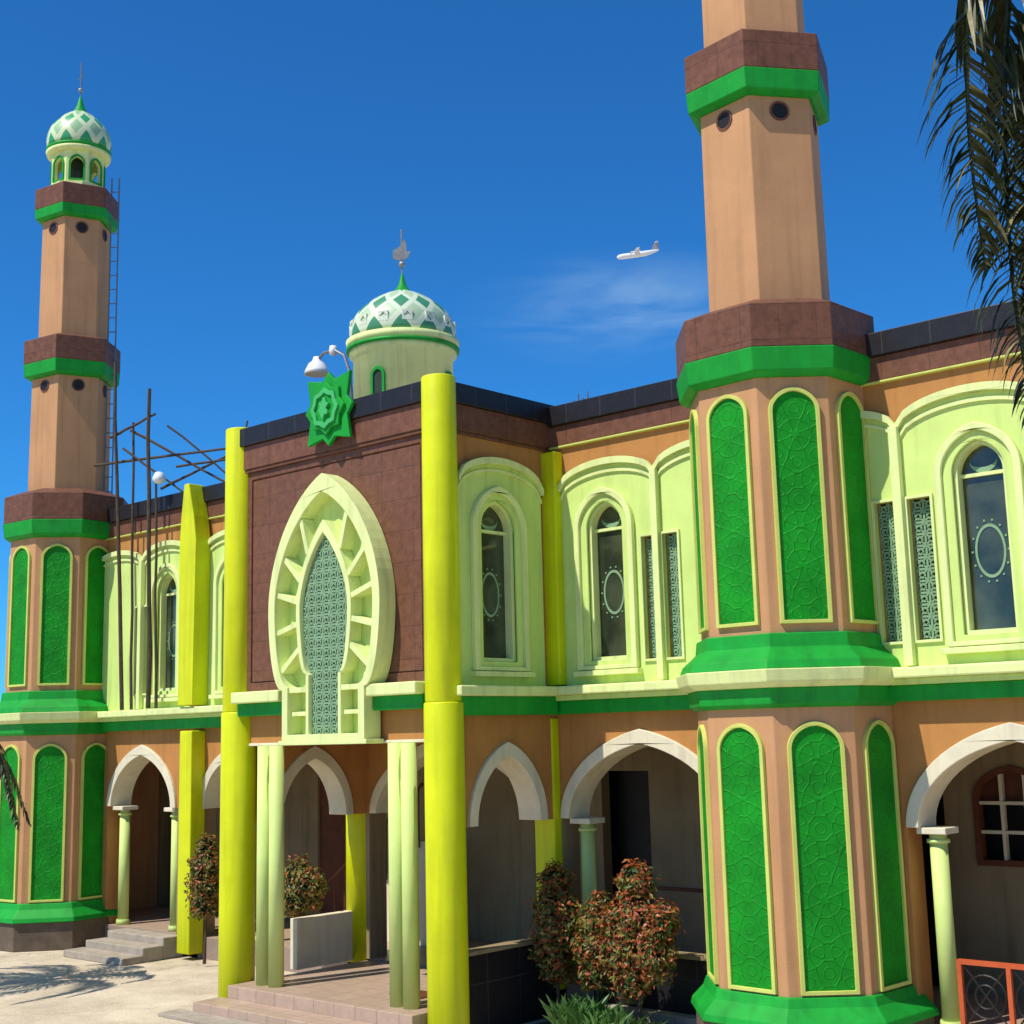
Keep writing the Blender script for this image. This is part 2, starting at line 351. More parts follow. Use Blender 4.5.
# roofs, side and back walls
box('roof_slab',XA,XB,.3,14,7.6,7.75,CONC,mosque); box('side_wall_left',XA,XA+.3,.3,14,0,8.1,TAN,mosque); box('side_wall_right',XB-.3,XB,.3,14,0,8.1,TAN,mosque); box('rear_wall',XA,XB,14,14.3,0,8.1,TAN,mosque)
# inter-floor cornice
def ledge(x0,x1,y,nm,ye=.0):
    box(nm+'_cream',x0,x1,y-.34,ye,4.13,4.25,CREAM2,mosque,bevel=.02)
    box(nm+'_cream_lower',x0,x1,y-.26,ye,4.06,4.13,CREAM,mosque,bevel=.01)
    box(nm+'_green',x0,x1,y-.17,ye,3.88,4.06,GREEN,mosque,bevel=.01)
ledge(XA,-2.1,0,'cornice'); ledge(2.1,XB,0,'cornice')
for s in (1,-1):
    x0,x1=(2.1,2.42) if s>0 else (-2.42,-2.1)
    box('portico_cornice_cream',x0,x1,-2.2,-.342,4.12,4.25,CREAM2,mosque,bevel=.02)
    box('portico_cornice_green',x0+(0 if s>0 else .12),x1-(.12 if s>0 else 0),-2.2,-.222,3.88,4.12,GREEN,mosque,bevel=.01)
for x0,x1 in ((-1.9,-.82),(.98,1.9)):
    box('portico_front_cornice_cream',x0,x1,-2.50,-2.2,4.16,4.32,CREAM2,mosque,bevel=.02)
    box('portico_front_cornice_green',x0,x1,-2.38,-2.2,3.98,4.16,GREEN,mosque,bevel=.01)
# ------------------------------------------------------------------ ground floor arcade
FL=.36
def arcade(fr,u0,u1,arches,zt_w,w0,w1,parent,zs=2.5,m=ORG):
    bot=[(u0,zs)]
    for c,a,top in arches: bot+=archpts(c,a+.15,zs,top+.19)
    bot+=[(u1,zs)]
    b2=[bot[0]]
    for p in bot[1:]:
        if abs(p[0]-b2[-1][0])+abs(p[1]-b2[-1][1])>1e-4: b2.append(p)
    plate('arcade_wall',[b2+[(u1,zt_w),(u0,zt_w)]],fr,w0,w1,m,parent)
    for c,a,top in arches:
        o=archpts(c,a+.15,zs,top+.19); i=archpts(c,a,zs,top)
        plate('pointed_arch',[o+i[::-1]],fr,w0-.05,w1+.05,WHITE,parent,bevel=.01)
A=[(-7.93,.96,3.43),(-5.35,.62,3.3),(-3.43,1.0,3.43),(0,1.55,3.45),(3.50,1.22,3.47),(8.42,1.12,3.43),(11.0,1.1,3.42)]
arcade(FRONT,XA,XB,A,4.0,-.35,0,mosque)
def pier(x0,x1,m=ORG,y0=0.0,y1=.35): box('arcade_pier',x0,x1,y0,y1,0,2.5,m,mosque)
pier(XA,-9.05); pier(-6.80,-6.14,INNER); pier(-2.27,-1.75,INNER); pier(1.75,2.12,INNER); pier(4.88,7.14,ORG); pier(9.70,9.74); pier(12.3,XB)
def column(x,y,z0,z1,r,m=PALEG,parent=mosque,cap=True,name='round_column'):
    bm=bmesh.new(); cyl(bm,x,y,z0,z1,r,r*.96)
    if cap:
        cyl(bm,x,y,z1-.10,z1-.06,r+.025,r+.025); cyl(bm,x,y,z0,z0+.1,r+.03,r+.02)
    o=obj(name,bm,m,parent)
    for p in o.data.polygons:
        if abs(p.normal.z)<.5: p.use_smooth=True
    if cap: box('column_cap',x-r-.07,x+r+.07,y-r-.07,y+r+.07,z1,z1+.07,WHITE,parent)
for x in (2.42,-8.73,-4.58,7.42,4.62,-7.06,9.45): column(x,.17,FL,2.43,.10)
# lime pilasters
box('lime_pilaster',1.87,2.33,-.2,-.002,4.27,7.5,LIME,mosque,bevel=.02)
box('lime_pilaster',1.76,2.12,-.16,-.002,0.3,3.84,LIME,mosque,bevel=.02)
prof=[(-6.30,4.27),(-5.87,4.27),(-5.82,7.15),(-5.90,7.6),(-6.06,8.2),(-6.20,8.2),(-6.28,7.6),(-6.32,7.15)]
plate('lime_buttress',[prof],FRONT,.06,.38,LIME,mosque,bevel=.015)
box('lime_pilaster',-6.34,-5.98,-.3,-.002,.1,3.84,LIME,mosque,bevel=.02)
box('lime_pilaster',9.3,9.68,-.2,-.06,4.27,7.5,LIME,mosque,bevel=.02)
column(-2.05,.1,.3,3.9,.24,LIME,cap=False)
# portico big columns
for x in (-2.1,2.1):
    bm=bmesh.new(); cyl(bm,x,-2.2,0,4.05,.255,.25,40); o=obj('portico_column_lower',bm,LIME,mosque)
    bm=bmesh.new(); cyl(bm,x,-2.2,4.05,8.24,.232,.225,40); o2=obj('portico_column_upper',bm,LIME,mosque)
    for q in (o,o2):
        for p in q.data.polygons:
            if abs(p.normal.z)<.5: p.use_smooth=True
        b=q.modifiers.new('b','BEVEL'); b.width=.02; b.segments=2; b.limit_method='ANGLE'
# portico beam + slender paired columns
box_fr(FP,'portico_beam',-1.86,1.86,3.6,4.0,-.3,-.02,ORG,mosque)
box_fr(FP,'portico_beam_trim',-1.86,1.86,3.56,3.6,-.3,.01,WHITE,mosque)
for x in (-1.46,-1.19,1.24,1.48): column(x,-2.22,.33,3.56,.108,PALEG,cap=False,name='slender_column')
for sx in (1,-1):
    fr=SIDE if sx>0 else SIDEL
    cc=-1.06 if sx>0 else 1.06; uu=(-1.95,-.0) if sx>0 else (0.0,1.95)
    arcade(fr,uu[0],uu[1],[(cc,.60,3.35)],4.0,-.3,0,mosque)
box('portico_ceiling',-1.8,1.8,-1.9,0,3.9,3.98,CEIL,mosque)
box('portico_floor',-1.83,1.83,-2.55,0.0,.0,.33,PINK,mosque,bevel=.01)
box('portico_step',-2.0,2.0,-3.0,-2.55,0,.165,PINK,mosque,bevel=.01)
box('portico_step_low',-2.3,2.6,-3.35,-3.0,0,.05,CONC,mosque,bevel=.01)
box('black_tiled_parapet',1.95,2.12,-1.95,-.2,.0,.95,BLACK,mosque)
box('black_tiled_parapet_cap',1.92,2.15,-1.95,-.2,.95,1.0,INNER,mosque)
box('white_low_wall',-2.16,-2.0,-1.2,-.12,.33,1.05,WHITE,mosque)
# verandah
box('verandah_floor',XA+.3,XB-.3,0.0,2.2,0,FL,PINK,mosque)
box('verandah_step',2.2,XB,-.25,0,0,.2,CONC,mosque)
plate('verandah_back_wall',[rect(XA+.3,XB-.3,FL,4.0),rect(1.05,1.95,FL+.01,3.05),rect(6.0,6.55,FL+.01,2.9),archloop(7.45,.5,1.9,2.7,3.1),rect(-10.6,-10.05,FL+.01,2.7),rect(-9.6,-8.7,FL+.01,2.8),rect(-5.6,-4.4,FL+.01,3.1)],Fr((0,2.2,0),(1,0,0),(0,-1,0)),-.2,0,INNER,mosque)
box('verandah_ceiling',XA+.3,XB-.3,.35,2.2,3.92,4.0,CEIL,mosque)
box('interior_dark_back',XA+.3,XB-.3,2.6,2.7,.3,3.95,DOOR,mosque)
FB=Fr((0,2.2,0),(1,0,0),(0,-1,0))
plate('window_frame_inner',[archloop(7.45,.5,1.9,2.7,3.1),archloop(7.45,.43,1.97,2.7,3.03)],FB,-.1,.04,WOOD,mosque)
bm=bmesh.new()
for u in (7.3,7.6): frbar(bm,FB,(u,1.95),(u,3.0),.02,-.08,0)
for v in (2.3,2.65): frbar(bm,FB,(7.0,v),(7.9,v),.02,-.085,.003)
obj('window_bars',bm,WHITE,mosque)
box('window_shutter',7.0,7.9,2.34,2.36,2.66,3.05,WOOD,mosque)
box_fr(FB,'wainscot_rail',2.0,5.95,1.35,1.40,.001,.02,WOOD,mosque)
for xx in (6.75,4.6,-3.4): lathe('verandah_light',xx,1.2,[(0,3.92),(.1,3.9),(.12,3.84),(.06,3.78),(0,3.77)],WPLAST,mosque,n=18)
box('timber_door',-9.6,-8.7,2.25,2.32,.37,2.8,WOOD,mosque)
box('timber_screen',-5.6,-4.4,2.25,2.32,.37,3.1,WOOD,mosque)
# stair visible through the portico
bm=bmesh.new()
for i in range(9): addbox(bm,-4.2+i*.26,-4.2+(i+1)*.26,1.3,2.1,FL,FL+.18*(i+1))
obj('interior_stair',bm,WHITE,mosque,bevel=.006)
bm=bmesh.new()
for i in range(9): tube(bm,[(-4.07+i*.26,1.28,FL+.18*(i+1)-.1),(-4.07+i*.26,1.28,FL+.18*(i+1)+.8)],.012)
tube(bm,[(-4.2,1.28,FL+.9),(-1.9,1.28,FL+.9+1.62)],.03)
obj('stair_handrail',bm,WOOD,mosque)
# low wall in right bay
box('black_tiled_low_wall',2.62,4.8,-.06,.1,.2,.85,BLACK,mosque); box('low_wall_cap',2.60,4.82,-.09,.13,.85,.9,INNER,mosque)
# left entrance steps
for i in range(3): box('entrance_step',-8.35+.05*i,-6.5,-1.25+.4*i,-1.25+.4*(i+1),0,.12*(i+1),CONC,mosque,bevel=.015)
# ------------------------------------------------------------------ oval portal ornament
FO=Fr((.13,-2.23,0),(1,0,0),(0,-1,0))
def ovalhalf(a,top,zc,bl,zb,n=16,sharp=.2):
    pts=[]
    for i in range(n+1):
        t=i/n; q=math.pi/2*t
        x=a*math.sin(q)**.95*(1 if t>0 else 0); z=zc+(top-zc)*(math.cos(q)*(1-sharp)+sharp*(1-t)**1.6)
        pts.append((x,z))
    for i in range(1,n+1):
        t=i/n; pts.append((bl+(a-bl)*math.cos(math.pi/2*t)**.9 if t<1 else bl, zc+(zb-zc)*math.sin(math.pi/2*t)**1.15))
    return pts
def oval(a,top,zc,bl,zb,stem_z,sharp=.2):
    r=ovalhalf(a,top,zc,bl,zb,sharp=sharp)+[(bl,stem_z)]
    return r+[(-x,z) for x,z in reversed(r) if x>1e-4]
orn=empty('oval_window_ornament',mosque)
outer=oval(1.15,7.22,5.40,.84,4.30,3.62,.30); inner=oval(1.01,6.97,5.40,.72,4.34,3.70,.32)
lensO=oval(.57,6.58,5.38,.36,4.50,3.62,.5); lensI=oval(.49,6.40,5.38,.30,4.50,3.66,.5)
plate('ornament_rim',[outer,inner],FO,.0,.29,CREAM2,orn,bevel=.015)
plate('ornament_backing',[inner],FO,.0,.05,CREAM,orn)
plate('lens_frame',[lensO,lensI],FO,.051,.27,CREAM2,orn,bevel=.012)
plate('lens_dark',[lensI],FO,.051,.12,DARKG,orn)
def inpoly(loop):
    def f(x,y):
        c=False; n=len(loop)
        for i in range(n):
            x1,y1=loop[i]; x2,y2=loop[(i+1)%n]
            if (y1>y)!=(y2>y) and x<(x2-x1)*(y-y1)/(y2-y1)+x1: c=not c
        return c
    return f
lattice('oval_lattice',FO,-.54,.54,3.66,6.48,.15,.2,LAT,orn,inside=inpoly(lensI),hw=.011)
bm=bmesh.new()
def edge(loop,ang,c=(0,5.4)):
    best=None
    d=(math.cos(ang),math.sin(ang))
    n=len(loop)
    for i in range(n):
        x1,y1=loop[i][0]-c[0],loop[i][1]-c[1]; x2,y2=loop[(i+1)%n][0]-c[0],loop[(i+1)%n][1]-c[1]
        den=d[0]*(y2-y1)-d[1]*(x2-x1)
        if abs(den)<1e-9: continue
        t=(x1*(y2-y1)-y1*(x2-x1))/den; s=(x1*d[1]-y1*d[0])/den
        if t>0 and 0<=s<=1 and (best is None or t<best): best=t
    return (c[0]+d[0]*best,c[1]+d[1]*best)
for k,ang in enumerate([66,38,10,-20,-46]):
    for s in (1,-1):
        aa=math.radians(ang) if s>0 else math.pi-math.radians(ang)
        p,q=edge(lensO,aa),edge(inner,aa+.05*s)
        frbar(bm,FO,p,q,.035,.05,.262-.002*k)
for s in (1,-1):
    frbar(bm,FO,(s*.36,4.30),(s*.72,4.30),.035,.05,.26); frbar(bm,FO,(s*.36,3.98),(s*.72,3.98),.028,.05,.22)
obj('ornament_fins',bm,CREAM2,orn)
box_fr(FO,'ornament_foot',-.90,.90,3.56,3.62,0,.31,CREAM2,orn)
# emblem
em=empty('star_emblem',mosque); FE=Fr((.16,-2.36,8.13),(1,0,0),(0,-1,0))
def star(n,ro,ri,sy=1,rot=0): return [((ro if i%2==0 else ri)*math.sin(rot+math.pi*i/n),sy*(ro if i%2==0 else ri)*math.cos(rot+math.pi*i/n)) for i in range(2*n)]
def sq(a,b,n=.28):
    c=a*n; d=b*n
    return [(-a,b),(-c,b*.86),(0,b*1.12),(c,b*.86),(a,b),(a*.86,d),(a*1.1,0),(a*.86,-d),(a,-b),(c,-b*.86),(0,-b*1.12),(-c,-b*.86),(-a,-b),(-a*.86,-d),(-a*1.1,0),(-a*.86,d)]
plate('emblem_plate',[sq(.45,.47)],FE,0,.06,GREEN,em,bevel=.012)
plate('emblem_star',[star(8,.38,.30)],FE,.06,.11,GREEN,em,bevel=.01)
EG=mat('emblem_light_green',(.06,.42,.12),.5)
plate('emblem_ring',[star(8,.29,.25),star(8,.22,.19)],FE,.11,.14,EG,em)
plate('emblem_script',[[(0.12*math.cos(t*.42)*(.4+.6*abs(math.sin(t*1.3))),.16*math.sin(t*.42)*(.5+.5*abs(math.cos(t*.9)))) for t in range(15)]],FE,.11,.15,EG,em)
# roof-top lamp
lamp=empty('roof_floodlight',mosque); LX=-.34
bm=bmesh.new(); tube(bm,[(LX+.48,-1.95,8.15),(LX+.42,-1.95,8.75),(LX+.30,-1.95,9.02),(LX+.1,-1.95,9.14),(LX-.15,-1.95,9.15),(LX-.3,-1.95,9.06)],.022,8); obj('lamp_arm',bm,METAL,lamp)
lathe('lamp_shade',LX-.30,-1.95,[(.05,9.12),(.07,9.06),(.12,9.02),(.17,8.92),(.19,8.86),(.17,8.86),(.1,8.88),(0,8.88)],WPLAST,lamp,n=24)
lathe('lamp_ballast',LX+.06,-1.95,[(0,9.22),(.05,9.21),(.06,9.14),(.05,9.08),(0,9.07)],WPLAST,lamp,n=16)
# ------------------------------------------------------------------ main dome
DX,DY=-5.1,4.0
dm=empty('roof_dome',mosque)
lathe('drum',DX,DY,[(1.0,7.7),(1.0,11.1),(1.08,11.15),(1.08,11.22)],CREAM2,dm)
lathe('drum_green_band',DX,DY,[(1.0,11.22),(1.13,11.225),(1.14,11.28),(1.0,11.29)],GREEN,dm)
lathe('dome_base_ring',DX,DY,[(1.0,11.29),(1.12,11.295),(1.14,11.44),(1.0,11.46)],CREAM2,dm)
MD=domemat('dome_lattice_paint',DX,DY,11.46,1.1,12,2.0,(.62,.70,.50),(.05,.25,.12),(.42,.56,.34),.14)
def domeprof(r,z0,h,tip=.12,n=18,bul=.04):
    p=[]
    for i in range(n+1):
        t=i/n; q=math.pi/2*t
        rr=r*(math.cos(q)**.95)*(1+bul*math.sin(math.pi*min(1,t*1.8)))
        p.append((max(rr,.0),z0+h*math.sin(q)+tip*t**6))
    p[-1]=(0,p[-1][1]); return p
lathe('dome_shell',DX,DY,domeprof(1.06,11.46,1.0),MD,dm,n=64)
lathe('dome_cap',DX,DY,[(.30,12.38),(.26,12.45),(.16,12.54),(.08,12.66),(.035,12.85),(0,12.95)],GREEN,dm)
bm=bmesh.new(); tube(bm,[(DX,DY,12.8),(DX,DY,13.85)],.018); obj('finial_rod',bm,GOLD,dm)
FD=Fr((DX,DY,13.36),(.75,.66,0),(.66,-.75,0))
plate('finial_vane',[[(-.18,-.12),(-.04,-.18),(.12,-.12),(.18,.02),(.10,.0),(.09,.18),(.04,.28),(-.02,.14),(-.1,.08),(-.18,.04)]],FD,-.02,.02,GOLD,dm)
lathe('finial_ball',DX,DY,[(0,13.02),(.06,13.06),(.07,13.1),(.06,13.14),(0,13.18)],GOLD,dm,n=16)
for i in range(14):
    a=2*math.pi*i/14; r=1.055; n=Vector((math.sin(a),-math.cos(a),0))
    fr=Fr(Vector((DX,DY,11.72))+n*(r-.055),(math.cos(a),math.sin(a),0),n)
    plate('dome_stud',[rect(-.1,.1,-.1,.1),star(4,.08,.05,1,0)],fr,-.03,.07,STUD,dm)
for a in (0,90,180,-90):
    a=math.radians(a+18); n=Vector((math.sin(a),-math.cos(a),0)); fr=Fr(Vector((DX,DY,-.2))+n*.99,(math.cos(a),math.sin(a),0),n)
    plate('drum_window_frame',[archloop(0,.15,10.2,10.75,10.93),archloop(0,.10,10.26,10.75,10.87)],fr,-.05,.06,GREEN,dm); plate('drum_window_glass',[archloop(0,.10,10.26,10.75,10.87)],fr,-.05,.03,DARKG,dm)
# ------------------------------------------------------------------ minarets
def minaret(name,x,y,r8,r6,dc=0.0):
    e=empty(name); k8=dict(rot=r8); k6=dict(rot=r6)
    stack('plinth',8,x,y,[(1.34,0),(1.34,.5)],DARKPL,e,**k8)
    stack('green_base_skirt',8,x,y,[(1.40,.5),(1.38,.58),(1.24,.72),(1.20,.82)],GREEN,e,**k8)
    stack('lower_shaft',8,x,y,[(1.155,.5),(1.155,4.0)],TAN,e,**k8)
    stack('ledge_green',8,x,y,[(1.19,3.84),(1.25,3.88),(1.27,4.06)],GREEN,e,**k8)
    stack('ledge_cream',8,x,y,[(1.31,4.06),(1.38,4.12),(1.41,4.26)],CREAM2,e,**k8)
    stack('green_skirt',8,x,y,[(1.36,4.262),(1.32,4.36),(1.15,4.50),(1.13,4.66)],GREEN,e,**k8)
    stack('upper_shaft',8,x,y,[(1.07,4.3),(1.07,7.6)],TAN,e,**k8)
    stack('block_green',8,x,y,[(1.12,7.57),(1.20,7.63),(1.235,7.90)],GREEN,e,**k8)
    stack('block_brown',8,x,y,[(1.22,7.90),(1.22,8.42),(.90,8.55)],BROWN,e,**k8)
    stack('tall_shaft',6,x,y,[(.785,8.4),(.77,11.4+dc)],TAN,e,**k6)
    stack('tall_shaft_upper',6,x,y,[(.685,11.4+dc),(.67,14.3)],TAN,e,**k6)
    stack('collar_green',6,x,y,[(.82,11.10+dc),(.93,11.14+dc),(.95,11.40+dc)],GREEN,e,**k6)
    stack('collar_brown',6,x,y,[(.95,11.40+dc),(.95,11.88+dc),(.75,11.95+dc)],BROWN,e,**k6)
    stack('top_collar_green',6,x,y,[(.74,14.16),(.82,14.20),(.835,14.40)],GREEN,e,**k6)
    stack('top_collar_brown',6,x,y,[(.835,14.40),(.835,14.83),(.62,14.89)],BROWN,e,**k6)
    ci=lambda q:[(q*math.cos(2*math.pi*i/20),q*math.sin(2*math.pi*i/20)) for i in range(20)]
    for zc,Rr in ((10.92+dc,.772),(13.96,.672)):
        for a in (-60,0,60,120,180,240):
            r=math.radians(a+r6); n=Vector((math.sin(r),-math.cos(r),0)); fr=Fr(Vector((x,y,zc))+n*(Rr*math.cos(math.pi/6)-.02),(math.cos(r),math.sin(r),0),n)
            plate('vent_ring',[ci(.125),ci(.10)],fr,0,.035,BROWN,e); plate('vent_hole',[ci(.10)],fr,0,.024,DOOR,e)
    for R,z0,z1,hw in ((1.155,.88,3.64,.265),(1.07,4.80,7.40,.245)):
        ap=R*math.cos(math.pi/8)
        for a in (-135,-90,-45,0,45,90,135):
            r=math.radians(a+r8); n=Vector((math.sin(r),-math.cos(r),0)); fr=Fr(Vector((x,y,0))+n*ap,(math.cos(r),math.sin(r),0),n)
            lp=lambda q:archloop(0,q,z0-(q-hw)*.9,z1-hw*.95,z1+(q-hw),pt=.05)
            plate('panel_frame',[lp(hw+.045),lp(hw)],fr,-.01,.045,YFR,e,bevel=.008)
            plate('relief_panel',[lp(hw)],fr,-.01,.016,RELIEF,e)
    # lantern
    B=14.86
    lathe('lantern_floor',x,y,[(.62,B),(.62,B+.08),(.56,B+.1)],CREAM2,e,n=8,smooth=False,rot=math.pi/8)
    for k in range(8):
        r=math.pi*k/4+.2; n=Vector((math.sin(r),-math.cos(r),0)); fr=Fr(Vector((x,y,B))+n*(.55*math.cos(math.pi/8)),(math.cos(r),math.sin(r),0),n)
        hwf=.55*math.sin(math.pi/8)
        plate('lantern_wall',[rect(-hwf,hwf,.1,.78),archloop(0,.125,.16,.48,.64)],fr,-.08,0,CREAM2,e)
        plate('lantern_arch',[archloop(0,.16,.13,.48,.68),archloop(0,.125,.16,.48,.64)],fr,0,.025,GREEN,e)
    lathe('lantern_core',x,y,[(.2,B+.05),(.2,B+.78)],DARKG,e,n=16)
    lathe('lantern_cornice',x,y,[(.54,B+.76),(.63,B+.79),(.65,B+.86),(.6,B+.88)],CREAM2,e)
    lathe('dome_green_ring',x,y,[(.58,B+.88),(.64,B+.885),(.65,B+.93),(.58,B+.94)],GREEN,e)
    D=B+.94
    dmat=domemat('minaret_dome_paint',x,y,D,.9,10,1.8,(.62,.70,.42),(.03,.33,.12),(.30,.50,.26),.16)
    lathe('dome_shell',x,y,domeprof(.625,D,.86,.06,bul=.08),dmat,e,n=56)
    lathe('dome_tip',x,y,[(.22,D+.78),(.14,D+.88),(.07,D+1.03),(.03,D+1.2),(0,D+1.25)],GREEN,e)
    bm=bmesh.new(); tube(bm,[(x,y,D+1.1),(x,y,D+2.0)],.015); tube(bm,[(x-.1,y,D+1.65),(x+.1,y,D+1.72)],.01); obj('spire_rod',bm,METAL,e)
    lathe('spire_ball',x,y,[(0,D+1.32),(.05,D+1.36),(.05,D+1.4),(0,D+1.44)],GOLD,e,n=12)
    return e
m1=minaret('minaret',5.97,-.3,-3,-8,.04); m2=minaret('minaret',-10.26,-.3,5,10,-.26)
bm=bmesh.new(); lx,ly=-9.72,.16
for q in ((lx,ly),(lx+.12,ly+.10)): tube(bm,[(q[0],q[1],7.8),(q[0],q[1],15.2)],.016)
for i in range(24): tube(bm,[(lx,ly,8.0+i*.3),(lx+.12,ly+.10,8.0+i*.3)],.011)
obj('maintenance_ladder',bm,METAL,m2)
# ------------------------------------------------------------------ scaffold
sc=empty('bamboo_scaffold')
def pole(p,q,r=.04,nm='pole'):
    bm=bmesh.new(); pts=[Vector(p).lerp(Vector(q),i/6)+Vector((random.uniform(-.02,.02),random.uniform(-.02,.02),0)) for i in range(7)]
    tube(bm,pts,r,7,r*.75); obj(nm,bm,BAMBOO,sc)
pole((-8.15,-.30,4.26),(-8.45,-.45,10.9)); pole((-7.30,-.30,4.26),(-7.42,-.35,10.2),.045); pole((-7.1,-.28,4.26),(-7.2,-.3,8.4),.03)
pole((-8.05,-.2,4.26),(-8.15,-.2,9.7),.03); pole((-9.0,-.5,8.95),(-6.2,.6,9.0),.03); pole((-8.4,-.1,9.6),(-6.4,.8,8.35),.028); pole((-8.6,-.4,9.45),(-7.3,-.3,9.7),.03)
pole((-7.8,.2,8.4),(-7.0,1.6,9.3),.028); pole((-7.9,.6,8.9),(-5.9,1.5,9.0),.025); pole((-8.3,-.3,9.2),(-6.9,.3,8.1),.025); pole((-6.9,1.2,8.2),(-6.6,1.3,9.7),.025); pole((-6.9,1.0,8.0),(-5.9,1.6,8.9),.022); pole((-7.6,.2,9.6),(-6.2,1.1,8.2),.022)
gl=lathe('globe_lamp',-7.12,-.3,[(0,8.58),(.07,8.56),(.11,8.48),(.12,8.42),(.08,8.36),(0,8.34)],WPLAST,sc,n=20)
for xx in (3.1,-5.0):
    bm=bmesh.new()
    for i in range(4): tube(bm,[(xx-1+i*.07,.6,7.7),(xx-1+i*.09-.03,.6,8.4+.08*(i%2))],.012)
    obj('starter_rebar',bm,METAL,mosque)
# ------------------------------------------------------------------ railing (right)
rl=empty('ornamental_railing')
bm=bmesh.new()
for z in (.45,1.12): frbar(bm,FRONT,(7.65,z),(9.3,z),.025,.02,.07)
for u in (7.66,8.2,8.75,9.29): frbar(bm,FRONT,(u,.36),(u,1.14),.025,.02,.072)
obj('rails',bm,RAIL,rl)
bm=bmesh.new()
for c in (7.93,8.47,9.02):
    for r in (.22,.12):
        pts=[(c+r*math.cos(t*math.pi/10),-.045,.78+r*math.sin(t*math.pi/10)) for t in range(21)]; tube(bm,pts,.012,5)
    for s in (-1,1): tube(bm,[(c-.24*s,-.045,.48),(c+.24*s,-.045,1.1)],.01,5)
obj('scrolls',bm,DOOR,rl)
# doormat
box('doormat',.55,1.15,-1.75,-1.35,.332,.345,WOOD,None)
# ------------------------------------------------------------------ ground
def groundmat():
    m=bpy.data.materials.new('courtyard_concrete'); t=nt(m); N=t.nodes.new; L=t.links.new
    out=N('ShaderNodeOutputMaterial'); b=N('ShaderNodeBsdfPrincipled'); L(b.outputs[0],out.inputs[0])
    g=N('ShaderNodeNewGeometry')
    n=N('ShaderNodeTexNoise'); n.inputs['Scale'].default_value=.9; n.inputs['Detail'].default_value=9; n.inputs['Roughness'].default_value=.7; L(g.outputs['Position'],n.inputs['Vector'])
    cr=N('ShaderNodeValToRGB'); e=cr.color_ramp.elements; e[0].position=.32; e[0].color=(.40,.32,.22,1); e[1].position=.62; e[1].color=(.64,.53,.39,1); L(n.outputs[0],cr.inputs[0])
    n2=N('ShaderNodeTexNoise'); n2.inputs['Scale'].default_value=28; n2.inputs['Detail'].default_value=6; L(g.outputs['Position'],n2.inputs['Vector'])
    mx=N('ShaderNodeMix'); mx.data_type='RGBA'; mx.blend_type='MULTIPLY'; mx.inputs[0].default_value=.5; L(cr.outputs[0],mx.inputs[6]); L(n2.outputs[0],mx.inputs[7])
    vo=N('ShaderNodeTexVoronoi'); vo.feature='DISTANCE_TO_EDGE'; vo.inputs['Scale'].default_value=.3
    ns=N('ShaderNodeVectorMath'); ns.operation='SCALE'; ns.inputs['Scale'].default_value=.9; L(n.outputs['Color'],ns.inputs[0])
    av=N('ShaderNodeVectorMath'); av.operation='ADD'; L(g.outputs['Position'],av.inputs[0]); L(ns.outputs[0],av.inputs[1]); L(av.outputs[0],vo.inputs['Vector'])
    ck=N('ShaderNodeMapRange'); ck.inputs[1].default_value=0; ck.inputs[2].default_value=.008; ck.inputs[3].default_value=1.0; ck.inputs[4].default_value=1.4; L(vo.outputs['Distance'],ck.inputs[0])
    v=N('ShaderNodeVectorMath'); v.operation='SCALE'; L(ck.outputs[0],v.inputs['Scale']); L(mx.outputs[2],v.inputs[0])
    L(v.outputs[0],b.inputs['Base Color']); b.inputs['Roughness'].default_value=.9
    bp=N('ShaderNodeBump'); bp.inputs['Strength'].default_value=.5; bp.inputs['Distance'].default_value=.02; L(n2.outputs[0],bp.inputs['Height']); L(bp.outputs[0],b.inputs['Normal'])
    return m
bm=bmesh.new(); vs=[bm.verts.new(p) for p in ((-1500,-1500,0),(1500,-1500,0),(1500,1500,0),(-1500,1500,0))]; bm.faces.new(vs)
obj('ground',bm,groundmat(),None)
box('planting_bed',2.45,4.45,-1.3,-.27,0,.06,SOIL,None)
# ------------------------------------------------------------------ foliage
def leafmat(name,c,tr=.3):
    m=bpy.data.materials.new(name); t=nt(m); N=t.nodes.new; L=t.links.new
    out=N('ShaderNodeOutputMaterial'); b=N('ShaderNodeBsdfPrincipled'); tl=N('ShaderNodeBsdfTranslucent'); ms=N('ShaderNodeMixShader'); ms.inputs[0].default_value=tr
    g=N('ShaderNodeNewGeometry'); n=N('ShaderNodeTexNoise'); n.inputs['Scale'].default_value=9; L(g.outputs['Position'],n.inputs['Vector'])
    r=N('ShaderNodeMapRange'); r.inputs[1].default_value=.3; r.inputs[2].default_value=.7; r.inputs[3].default_value=.6; r.inputs[4].default_value=1.4; L(n.outputs[0],r.inputs[0])
    v=N('ShaderNodeVectorMath'); v.operation='SCALE'; v.inputs[0].default_value=c; L(r.outputs[0],v.inputs['Scale'])
    L(v.outputs[0],b.inputs['Base Color']); L(v.outputs[0],tl.inputs[0]); b.inputs['Roughness'].default_value=.45
    L(b.outputs[0],ms.inputs[1]); L(tl.outputs[0],ms.inputs[2]); L(ms.outputs[0],out.inputs[0]); return m
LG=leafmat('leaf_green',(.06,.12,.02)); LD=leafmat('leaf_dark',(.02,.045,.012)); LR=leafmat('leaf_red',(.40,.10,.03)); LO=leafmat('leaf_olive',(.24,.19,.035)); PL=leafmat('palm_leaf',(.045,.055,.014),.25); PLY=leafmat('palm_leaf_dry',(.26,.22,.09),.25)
def rdir():
    while True:
        v=Vector((random.uniform(-1,1),random.uniform(-1,1),random.uniform(-1,1)))
        if .05<v.length<1: return v.normalized()
